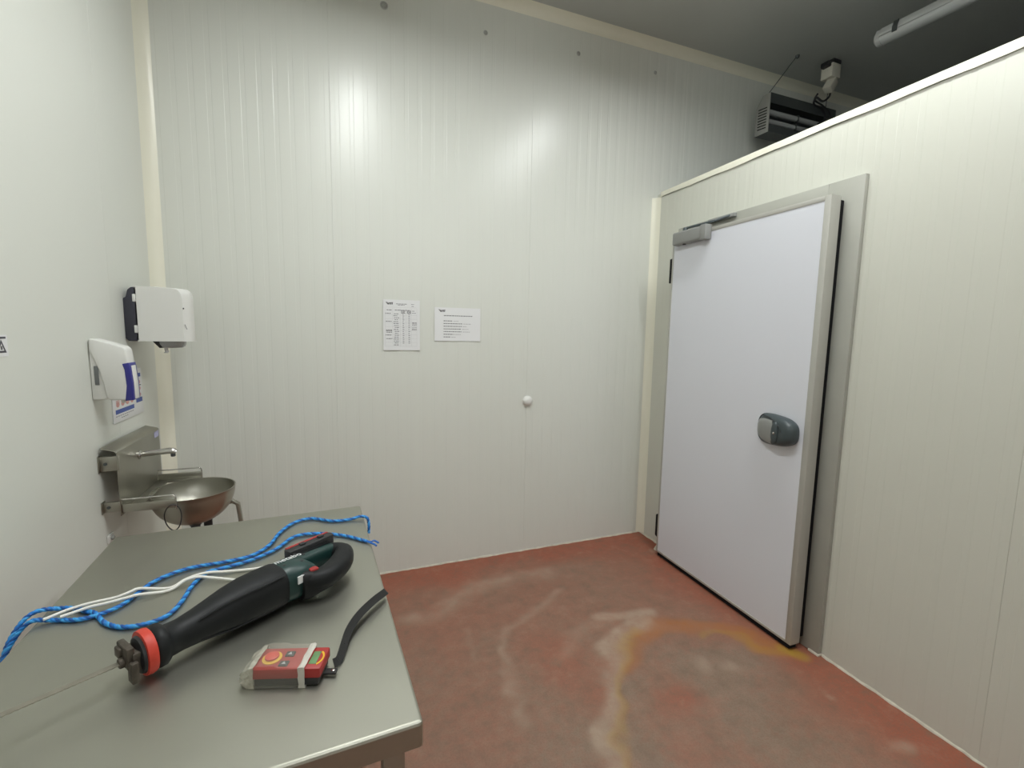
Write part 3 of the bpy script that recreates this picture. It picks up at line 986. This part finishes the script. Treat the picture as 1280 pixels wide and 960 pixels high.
# ------------------------------------------------------------------ things on the left wall
def soap():
    y0, wd = 2.098, .062
    t = tag(empty('soap_dispenser', (XL, y0, 1.245)), 'white soap dispenser with blue push lever on the left wall', 'dispenser')
    bm = new_bm()
    prism(bm, [(.0005, .0), (.045, 0), (.060, .02), (.060, .13), (.030, .215), (.0005, .222)], 'y', .006, wd - .006)
    bp = obj('back_plate', bm, 'wplas', t, .006)
    # domed cover
    bm = new_bm()
    pr = [(.004, .224), (.002, .185), (.014, .150), (.027, .110), (.037, .060), (.043, .012), (.052, -.003), (.110, -.004), (.124, .002), (.122, .08), (.117, .15), (.113, .185), (.104, .196), (.06, .212), (.02, .224)]
    prism(bm, pr, 'y', 0, wd)
    cv = obj('cover', bm, 'wplas', t, .007, 3)
    for yy in (.0045, wd - .0045):
        boxo('level_window', .013, .026, yy - .0015, yy + .0015, .055, .125, 'soapgrey', bp, .001)
    bm = new_bm()
    prism(bm, [(.100, -.006), (.127, -.004), (.1265, .06), (.122, .120), (.119, .137), (.098, .133), (.104, .11), (.107, .05)], 'y', -.0016, wd + .0016)
    lv = obj('push_lever', bm, 'blue', t, .003)
    bm = new_bm()
    prism(bm, [(.125, .0), (.1285, .0), (.1275, .06), (.123, .125), (.120, .125), (.124, .06)], 'y', .012, wd - .012)
    obj('lever_face', bm, 'wplas', lv, .001)
    bm = new_bm()
    lathe(bm, [(.006, -.016), (.008, -.002), (.008, .006)], 12, (.085, wd / 2, 0))
    obj('nozzle', bm, 'wplas', t, smooth=True)
soap()

def towel():
    y0, wd = 2.432, .135
    t = tag(empty('paper_dispenser', (XL, y0, 1.452)), 'white paper towel dispenser with dark grey back, on the left wall by the corner', 'dispenser')
    zh = .232
    def outline(xa, xb, zlo, zhi, rtop):
        pts = [(xa, zlo), (xb, zlo)]
        for k in range(7):
            a = PI / 2 * k / 6
            pts.append((xb - rtop * .55 + rtop * .55 * math.cos(a), zhi - rtop + rtop * math.sin(a)))
        # shallow dome to the back
        pts += [(xb - rtop * .9 - (xb - rtop * .9 - xa) * f, zhi + .006 * math.sin(f * PI * .8)) for f in (.3, .6, .85, 1)]
        return pts
    bm = new_bm()
    prism(bm, [(.0005, .012), (.012, 0), (.050, 0), (.050, zh), (.030, zh - .003), (.018, zh - .014), (.010, zh - .045), (.0005, zh - .05)], 'y', 0, wd)
    bk = obj('back_case', bm, 'dgrey', t, .003)
    # cover, plan-rounded front
    bm = new_bm()
    rings = []
    NN = 10
    for i in range(NN + 1):
        f = i / NN
        y = wd * f
        inset = .034 * abs(2 * f - .9) ** 3.0 if f < .45 else .03 * abs((f - .45) / .55) ** 2.4
        rings.append([(x, y, z) for x, z in outline(.042, .236 - inset, 0, zh - .004 * abs(2 * f - 1) ** 3, .045)])
    loft(bm, rings)
    cv = obj('cover', bm, 'wplas', t, smooth=True, sharp=40)
    for zz in (.052, .184):
        boxo('hinge_clip', .034, .046, -.0025, .010, zz - .016, zz + .016, 'wplas', bk, .002)
    boxo('lock_slot', .213, .217, -.001, .004, .142, .148, 'black', cv, .0005)
    tubeo('lock_mark', cr([(.217, .003, .075), (.220, .003, .064), (.223, .006, .054)], 4), .0012, 'inkg', cv, 6)
    bm = new_bm()
    prism(bm, [(.085, .0), (.110, -.030), (.118, -.030), (.118, 0)], 'y', .030, wd - .03)
    obj('cutter', bm, 'black', t, .001)
    bm = new_bm()
    rings = []
    for z, sc in ((0.001, 1), (-.012, .98), (-.022, .90), (-.029, .70), (-.031, .3)):
        rings.append([(p, q, z) for p, q in sell(.150, wd / 2, .050 * sc, .052 * sc, 24, 2.6)])
    loft(bm, rings)
    obj('outlet_cup', bm, 'tube', t, smooth=True, sharp=50)
    bm = new_bm()
    rings = []
    for z, dx in ((-.028, 0), (-.038, -.002), (-.046, .002), (-.054, -.004)):
        rings.append([(.125 + dx + p * (1 - (z + .054) * 4) * 1.0, wd / 2 + q, z) for p, q in sell(0, 0, .008, .004, 10, 2)])
    loft(bm, rings)
    tag_ = obj('paper_end', bm, 'paper', t, smooth=True)
towel()

def quads(bm, rects, fn):
    for a0, a1, b0, b1 in rects:
        v = [bm.verts.new(fn(a, b)) for a, b in ((a0, b0), (a1, b0), (a1, b1), (a0, b1))]
        bm.faces.new(v)

def poster():
    t = tag(empty('hand_washing_notice', (XL, 2.255, 1.125)), 'white notice with blue bands and pink pictures under the soap dispenser', 'notice')
    w_, h_ = .310, .205
    bm = new_bm()
    box(bm, .0005, .004, 0, w_, 0, h_)
    obj('sheet', bm, 'paper', t, .0006)
    f = lambda a, b: (.0044, a, b)
    for q in ((.02, .205, .034, .052), (.21, .295, .165, .182), (.23, .30, .052, .072), (.02, .205, .165, .182)):
        bm = new_bm()
        quads(bm, [q], f)
        obj('blue_band', bm, 'inkb', t)
    for i in range(4):
        for j in range(2):
            cx, cy = .045 + .047 * i, .072 + .045 * j
            bm = new_bm()
            r0 = [bm.verts.new(f(cx + p, cy + q)) for p, q in sell(0, 0, .017, .011, 10, 2)]
            bm.faces.new(r0)
            quads(bm, [(cx - .016 + .009 * k, cx - .011 + .009 * k, cy + .006, cy + .018) for k in range(4)], lambda a, b: (.0046, a, b))
            obj('hand_picture', bm, 'inkp', t)
    for j in range(3):
        cx, cy = .262, .085 + .028 * j
        bm = new_bm()
        bm.faces.new([bm.verts.new(f(cx + p, cy + q)) for p, q in sell(0, 0, .028, .011, 10, 2)])
        obj('hand_picture', bm, 'inkp', t)
    bm = new_bm()
    quads(bm, [(.02 + .02 * k, .034 + .02 * k, .024, .027) for k in range(9)] + [(.07 + .018 * k, .083 + .018 * k, .014, .017) for k in range(4)] + [(.24, .295, .125 + .0, .13)], f)
    obj('small_print', bm, 'inkg', t)['kind'] = 'stuff'
poster()

def sticker():
    t = tag(empty('wall_sticker', (XL, 1.56, 1.43)), 'small white sticker with dark triangle cut by the picture edge, on the left wall', 'sticker')
    boxo('sheet', .0004, .0016, 0, .105, 0, .058, 'paper', t)
    bm = new_bm()
    f = lambda a, b: (.0019, a, b)
    pts = [(.098, .010), (.06, .010), (.079, .046)]
    inn = [(.089, .0155), (.069, .0155), (.079, .036)]
    V = [bm.verts.new(f(*p)) for p in pts]
    U = [bm.verts.new(f(*p)) for p in inn]
    for i in range(3):
        bm.faces.new((V[i], V[(i + 1) % 3], U[(i + 1) % 3], U[i]))
    quads(bm, [(.076, .082, .018, .028), (.055, .099, .0475, .053)], f)
    obj('warning_triangle', bm, 'dgrey', t)
sticker()

# ------------------------------------------------------------------ wall-hung hand basin
def basin():
    yo = 2.112
    t = tag(empty('hand_basin', (XL, yo, 0)), 'stainless steel wall hung hand basin with round bowl behind the table', 'basin')
    Wb = .40
    # wall channels
    for y, z0, z1 in ((0, .972, 1.028), (0, .812, .850), (Wb - .012, .812, .850)):
        bk = boxo('wall_bracket', .0005, .06, y, y + .012, z0, z1, 'steel', t, .0015)
        bm = new_bm()
        lathe(bm, [(.006, -.003), (.006, .0), (.004, .0005)], 10, (.020, y - .0005, (z0 + z1) / 2), 'y')
        obj('screw', bm, 'unitd', bk, smooth=True)
        boxo('flange', .0005, .004, y - .012, y + .02, z0 - .004, z1 + .004, 'steel', bk, .001)
    # splash plate with a lip leaning back to the wall
    bm = new_bm()
    prism(bm, [(.056, .795), (.0585, .795), (.0585, 1.043), (.052, 1.049), (.008, 1.062), (.008, 1.059), (.050, 1.046), (.056, 1.041)], 'y', -.006, Wb + .045)
    sp = obj('splash_plate', bm, 'steel', t, .0008)
    bm = new_bm()
    quads(bm, [(Wb - .02, Wb + .035, 0, 1)], lambda a, b: (.0590, a, 1.012 + .026 * b))
    st = obj('maker_sticker', bm, 'inkp', sp)
    st.data.materials[0] = mat('sticker_lilac', (.42, .42, .62, 1), .5, var=.3, vscale=90)
    # side arms and deck strips
    for y in (.0, Wb - .012):
        boxo('arm', .0585, .232, y, y + .012, .806, .838, 'steel', t, .0015)
    dk = boxo('deck', .0585, .105, .012, Wb - .012, .806, .812, 'steel', t, .001)
    boxo('deck', .105, .228, .012, .045, .806, .812, 'steel', t, .001)
    boxo('deck', .105, .228, Wb - .045, Wb - .012, .806, .812, 'steel', t, .001)
    for y in (.006, Wb - .006):
        tubeo('rail', [(.059, y, .8555), (.214, y, .8560), (.224, y, .8545), (.2285, y, .850), (.230, y, .842), (.230, y, .80)], .0032, 'chrome', t, 8)
    # bowl: thin shell
    bc = (.243, .198)
    r = .157
    prf = []
    depth = .150
    for k in range(13):
        a = PI / 2 * k / 12
        prf.append((max(.012, r * math.sin(a) ** .9), .815 - depth * math.cos(a)))
    outer = prf
    inner = [(max(.010, q - .0025), z + .002) for q, z in prf[::-1]]
    bm = new_bm()
    lathe(bm, outer + [(r + .002, .8165)] + [(r - .003, .8165)] + inner[1:], 44, (bc[0], bc[1], 0))
    obj('bowl', bm, 'steel', t, smooth=True, sharp=50)
    bm = new_bm()
    lathe(bm, [(.022, .652), (.026, .66), (.026, .672)], 18, (bc[0], bc[1], 0))
    lathe(bm, [(.018, .52), (.018, .655)], 14, (bc[0], bc[1], 0))
    lathe(bm, [(.026, .56), (.028, .57), (.028, .61), (.026, .62)], 14, (bc[0], bc[1], 0))
    obj('drain', bm, 'unitd', t, smooth=True, sharp=40)
    bm = new_bm()
    lathe(bm, [(.015, .63), (.017, .64), (.017, .668), (.013, .672)], 12, (bc[0] + .045, bc[1] + .01, 0))
    obj('valve', bm, 'black', t, smooth=True)
    # knee lever
    bm = new_bm()
    P = [Vector(p) for p in ((bc[0] + .02, bc[1] + .06, .715), (bc[0] + .135, bc[1] + .06, .722), (bc[0] + .155, bc[1] + .06, .708), (bc[0] + .166, bc[1] + .06, .60), (bc[0] + .166, bc[1] + .06, .48))]
    rings = []
    for i, p in enumerate(P):
        d = (P[min(4, i + 1)] - P[max(0, i - 1)]).normalized()
        nn = Vector((-d.z, 0, d.x))
        rings.append([p + nn * .008 + Vector((0, .012, 0)), p + nn * .008 - Vector((0, .012, 0)), p - nn * .008 - Vector((0, .012, 0)), p - nn * .008 + Vector((0, .012, 0))])
    loft(bm, rings)
    obj('knee_lever', bm, 'steel', t, .002)
    # spout
    yt = .196
    pts = [(.058, yt, .982), (.12, yt, .988), (.165, yt, .992), (.180, yt, .990), (.188, yt, .982)]
    sp2 = tubeo('spout', pts, [.012, .012, .013, .013, .011], 'chrome', t, 16)
    bm = new_bm()
    lathe(bm, [(.007, .966), (.009, .968), (.009, .985)], 14, (.178, yt, 0))
    obj('aerator', bm, 'unitd', sp2, smooth=True)
    bm = new_bm()
    lathe(bm, [(.018, .0585), (.018, .064), (.013, .068)], 18, (0, yt, .982), 'x')
    obj('collar', bm, 'chrome', sp2, smooth=True)
    # cable loop under the near arm
    pts = [(.222 + .028 * math.cos(a), -.008 + .006 * math.sin(a * 2), .768 + .052 * math.sin(a)) for a in [2 * PI * k / 30 for k in range(30)]]
    tubeo('cable_loop', pts, .0022, 'black', t, 6, closed=True)
basin()
boxo_clip = tag(empty('pipe_clip', (XL, 2.125, .683)), 'small pale pipe clip on the left wall below the basin', 'clip')
boxo('clip_base', .0005, .006, 0, .05, 0, .03, 'wplas', boxo_clip, .002)
bm = new_bm()
lathe(bm, [(.008, .005), (.009, .012), (.006, .016)], 12, (0, .025, .015), 'x')
obj('clip_knob', bm, 'cap', boxo_clip, smooth=True)

# ------------------------------------------------------------------ things on the back wall
def sheet(name, x0, x1, z0, z1, label, curl):
    t = tag(empty(name, (x0, D, z0)), label, 'paper')
    w_, h_ = x1 - x0, z1 - z0
    def off(a, b):
        u, v = a / w_, b / h_
        return .0012 + curl * ((2 * u - 1) ** 2 * .5 + .35 * (1 - v) * abs(math.sin(u * 4.2)) + .25 * u * v)
    bm = new_bm()
    n = 12
    fr = [[bm.verts.new((w_ * i / n, -off(w_ * i / n, h_ * j / n) - .0004, h_ * j / n)) for i in range(n + 1)] for j in range(n + 1)]
    bk = [[bm.verts.new((w_ * i / n, -off(w_ * i / n, h_ * j / n) + .0004, h_ * j / n)) for i in range(n + 1)] for j in range(n + 1)]
    for j in range(n):
        for i in range(n):
            bm.faces.new((fr[j][i], fr[j][i + 1], fr[j + 1][i + 1], fr[j + 1][i]))
            bm.faces.new((bk[j][i], bk[j + 1][i], bk[j + 1][i + 1], bk[j][i + 1]))
    for k in range(n):
        for A, B in ((fr[0], bk[0]), (fr[n], bk[n])):
            bm.faces.new((A[k], B[k], B[k + 1], A[k + 1]))
        for c in (0, n):
            bm.faces.new((fr[k][c], fr[k + 1][c], bk[k + 1][c], bk[k][c]))
    obj('sheet', bm, 'paper', t, smooth=True, sharp=60)
    return t, w_, h_, (lambda a, b: (a, -off(a, b) - .0010, b))

def words(rng, x0, x1, y, h_, cov=.8):
    out, x = [], x0
    while x < x1 - .003:
        l = rng.uniform(.006, .016)
        out.append((x, min(x1, x + l), y, y + h_))
        x += l + .0025
    return out
rng = random.Random(5)
def logo(t, f, x, y, k=1.0):
    bm = new_bm()
    # slanted emblem with a dark wing and a row of leaning letter strokes
    V = lambda pts: bm.faces.new([bm.verts.new(f(x + a * k, y + b * k)) for a, b in pts])
    V([(0, .012), (.012, .010), (.018, .001), (.012, .0)])
    V([(-.003, .0165), (.010, .0145), (.012, .011), (.002, .0125)])
    for i in range(4):
        V([(.014 + .0065 * i, .001), (.0185 + .0065 * i, .001), (.0205 + .0065 * i, .012), (.016 + .0065 * i, .012)])
    V([(.013, .009), (.041, .0115), (.042, .0145), (.014, .012)])
    obj('emblem', bm, 'ink', t)

t, w_, h_, f = sheet('table_notice', .272, .486, 1.400, 1.699, 'portrait paper with a printed table, taped to the back wall', .010)
logo(t, f, .016, h_ - .030)
bm = new_bm()
R = words(rng, .075, .142, h_ - .026, .0035) + words(rng, .085, .128, h_ - .032, .003)
for yy, xs in ((h_ - .063, (.020, .067)), (h_ - .083, (.012,)), (h_ - .130, (.014,)), (h_ - .181, (.016,)), (h_ - .187, (.016,)), (h_ - .195, (.018,)), (h_ - .211, (.012,)), (h_ - .232, (.017,))):
    for x in xs:
        R += words(rng, x, x + .034, yy, .0042)
R += words(rng, .098, .160, h_ - .063, .004)
for yy in (.135, .142, .150, .162, .172, .178):
    R += words(rng, .168, .195, h_ - yy, .0035)
quads(bm, R, f)
obj('printed_text', bm, 'inkg', t)['kind'] = 'stuff'
bm = new_bm()
R = []
for k in range(17):
    yy = h_ - .085 - .0115 * k
    R += words(rng, .058 + rng.uniform(0, .008), .092 - rng.uniform(0, .008), yy, .0038)
    if k < 16:
        R += words(rng, .112, .122, yy, .0036) + words(rng, .146, .156, yy, .0036)
for yy in (.068, .074, .080):
    R += words(rng, .104, .128, h_ - yy, .0042) + words(rng, .138, .162, h_ - yy, .0042)
R += words(rng, .163, .180, h_ - .026, .003) + words(rng, .165, .182, h_ - .038, .003) + words(rng, .168, .185, h_ - .066, .003) + words(rng, .168, .190, h_ - .078, .003)
quads(bm, R, f)
obj('printed_figure', bm, 'inkg', t)['kind'] = 'stuff'
bm = new_bm()
R = [(.010, .196, h_ - .045, h_ - .0445)] + [(x, x + .0006, h_ - .275, h_ - .05) for x in (.010, .054, .098, .132, .164, .196)] + [(.010, .196, h_ - .09 - .0232 * k, h_ - .0894 - .0232 * k) for k in range(9)]
quads(bm, R, f)
obj('table_rule', bm, 'inkl', t)['kind'] = 'stuff'

t, w_, h_, f = sheet('rule_notice', .577, .869, 1.458, 1.664, 'landscape paper with a short list of printed lines, taped to the back wall', .006)
logo(t, f, .026, h_ - .028)
bm = new_bm()
quads(bm, words(rng, .058, .240, h_ - .052, .005), f)
quads(bm, [q for k, l in enumerate((.115, .176, .172, .168, .172, .118, .100)) for q in words(rng, .056, l, h_ - .084 - .0165 * k, .0048)], f)
obj('printed_text', bm, 'inkg', t)['kind'] = 'stuff'
bm = new_bm()
quads(bm, [q for k, (a, b) in enumerate(((.119, .150), (.182, .232), (.178, .205), (.174, .215), (.178, .225), (.122, .165), (.104, .132))) for q in words(rng, a, b, h_ - .084 - .0165 * k, .0035)], f)
obj('printed_note', bm, 'inkl', t)['kind'] = 'stuff'

# white round cap and the row of fixings near the ceiling
t = tag(empty('domed_wall_plug', (1.208, D, 1.061)), 'white domed plastic cap on the back wall below the papers', 'cap')
bm = new_bm()
lathe(bm, [(.034, -.0005), (.034, -.006), (.031, -.016), (.024, -.023), (.012, -.027), (.003, -.028)], 28, (0, 0, 0), 'y')
obj('dome', bm, 'wplas', t, smooth=True, sharp=50)
bm = new_bm()
lathe(bm, [(.037, -.0003), (.037, -.0025), (.034, -.003)], 28, (0, 0, 0), 'y')
obj('rim', bm, 'wplas', t, smooth=True)
for i, (x, z, r) in enumerate(((.298, 3.296, .017), (.885, 3.293, .011), (1.513, 3.314, .011), (2.115, 3.322, .010))):
    t = tag(empty('wall_fixing', (x, D, z)), ('largest grey screw cap, high on the back wall above the portrait paper', 'small grey screw cap high on the back wall, above the landscape paper', 'small grey screw cap high on the back wall, between panel joint and cold room', 'small grey screw cap high on the back wall, above the cold room corner')[i], 'screw cap', 'screw caps in a row below the ceiling')
    bm = new_bm()
    lathe(bm, [(r, -.0005), (r, -.004), (r * .7, -.009), (r * .2, -.010)], 16, (0, 0, 0), 'y')
    obj('cap', bm, 'cap', t, smooth=True, sharp=50)
    bm = new_bm()
    lathe(bm, [(r * 1.3, -.0003), (r * 1.3, -.0018), (r, -.002)], 16, (0, 0, 0), 'y')
    obj('washer', bm, 'lamph', t, smooth=True)

# ------------------------------------------------------------------ hanging insect-trap unit above the cold room
def trap():
    x0, x1, y0, y1, z0, z1 = 2.935, 3.62, 2.60, 2.715, 2.985, 3.250
    t = tag(empty('insect_trap', (x0, y0, z0)), 'grey hanging insect trap with louvred end and tubes above the cold room', 'insect trap')
    w_, d_, h_ = x1 - x0, y1 - y0, z1 - z0
    end = [(0, 0), (d_, 0), (d_, h_ - .07), (d_ * .55, h_), (0, h_)]
    for xx in (0, w_ - .006):
        bm = new_bm()
        prism(bm, end, 'x', xx, xx + .006)
        ep = obj('end_panel', bm, 'unit', t, .001)
        if xx == 0:
            for k in range(8):
                z = .030 + .0195 * k
                bm = new_bm()
                prism(bm, [(.020, z), (d_ - .022, z + .006), (d_ - .022, z + .014), (.020, z + .008)], 'x', -.0012, .001)
                obj('louvre_slot', bm, 'slot', ep)
    bm = new_bm()
    prism(bm, [(.0, h_ - .068), (.004, h_ - .068), (.004, h_ - .004), (d_ * .55, h_ - .004), (d_, h_ - .074), (d_, h_ - .07), (d_ * .55, h_), (0, h_)], 'x', .006, w_ - .006)
    obj('top_cover', bm, 'unitd', t)
    boxo('back_panel', .006, w_ - .006, d_ - .004, d_, 0, h_ - .07, 'unitd', t)
    boxo('tray', .006, w_ - .006, 0, d_ - .004, 0, .006, 'unitd', t)
    boxo('tray_lip', .006, w_ - .006, 0, .004, .006, .050, 'unitd', t)
    for z, y in ((.150, .035), (.095, .050)):
        bm = new_bm()
        lathe(bm, [(.019, .012), (.019, w_ - .012)], 16, (0, y, z), 'x')
        tb = obj('tube', bm, 'tube', t, smooth=True, sharp=50)
        boxo('tube_clip', w_ * .45, w_ * .45 + .012, y - .021, y + .04, z - .021, z + .021, 'unitd', tb, .002)
    tubeo('hanging_wire', [(.03, d_ * .6, h_ - .004), (3.10 - x0, 2.545 - y0, HC - z0)], .003, 'unitd', t, 6)
    tubeo('hanging_wire', [(w_ - .03, d_ * .6, h_ - .004), (w_ - .03 - .12, 2.56 - y0, HC - z0)], .003, 'unitd', t, 6)
    bm = new_bm()
    lathe(bm, [(.014, HC - z0 - .0005), (.013, HC - z0 - .012), (.006, HC - z0 - .02)], 12, (3.10 - x0, 2.545 - y0, 0))
    obj('ceiling_hook', bm, 'unitd', t, smooth=True)
trap()

def socket():
    t = tag(empty('ceiling_socket', (3.40, 2.50, HC)), 'pale plug box on a dark ceiling mount above the insect trap', 'socket')
    bm = new_bm()
    box(bm, -.045, .035, -.04, .04, -.030, -.0005)
    box(bm, -.085, -.030, -.03, .03, -.055, -.020)
    obj('mount', bm, 'black', t, .006)
    boxo('socket_box', -.055, .035, -.042, .045, -.125, -.0302, 'boxw', t, .008)
    bm = new_bm()
    box(bm, -.030, .030, -.03, .03, -.045, .045)
    pl_ = obj('plug', bm, 'boxw', t, .008)
    pl_.location = (-.012, -.005, -.165)
    pl_.rotation_euler = (.2, .5, .3)
    tubeo('cable', cr([(.0, .0, -.195), (.02, .02, -.225), (-.03, .03, -.262), (-.07, .05, -.235), (-.05, .08, -.265), (.05, .09, -.275), (.10, .10, -.33), (.05, .12, -.375)], 6), .007, 'black', t, 8)
    tubeo('cable', cr([(-.06, .05, -.205), (-.045, .08, -.235), (.03, .07, -.265), (.12, .08, -.295), (.14, .09, -.355), (.10, .11, -.40)], 6), .006, 'black', t, 8)
socket()
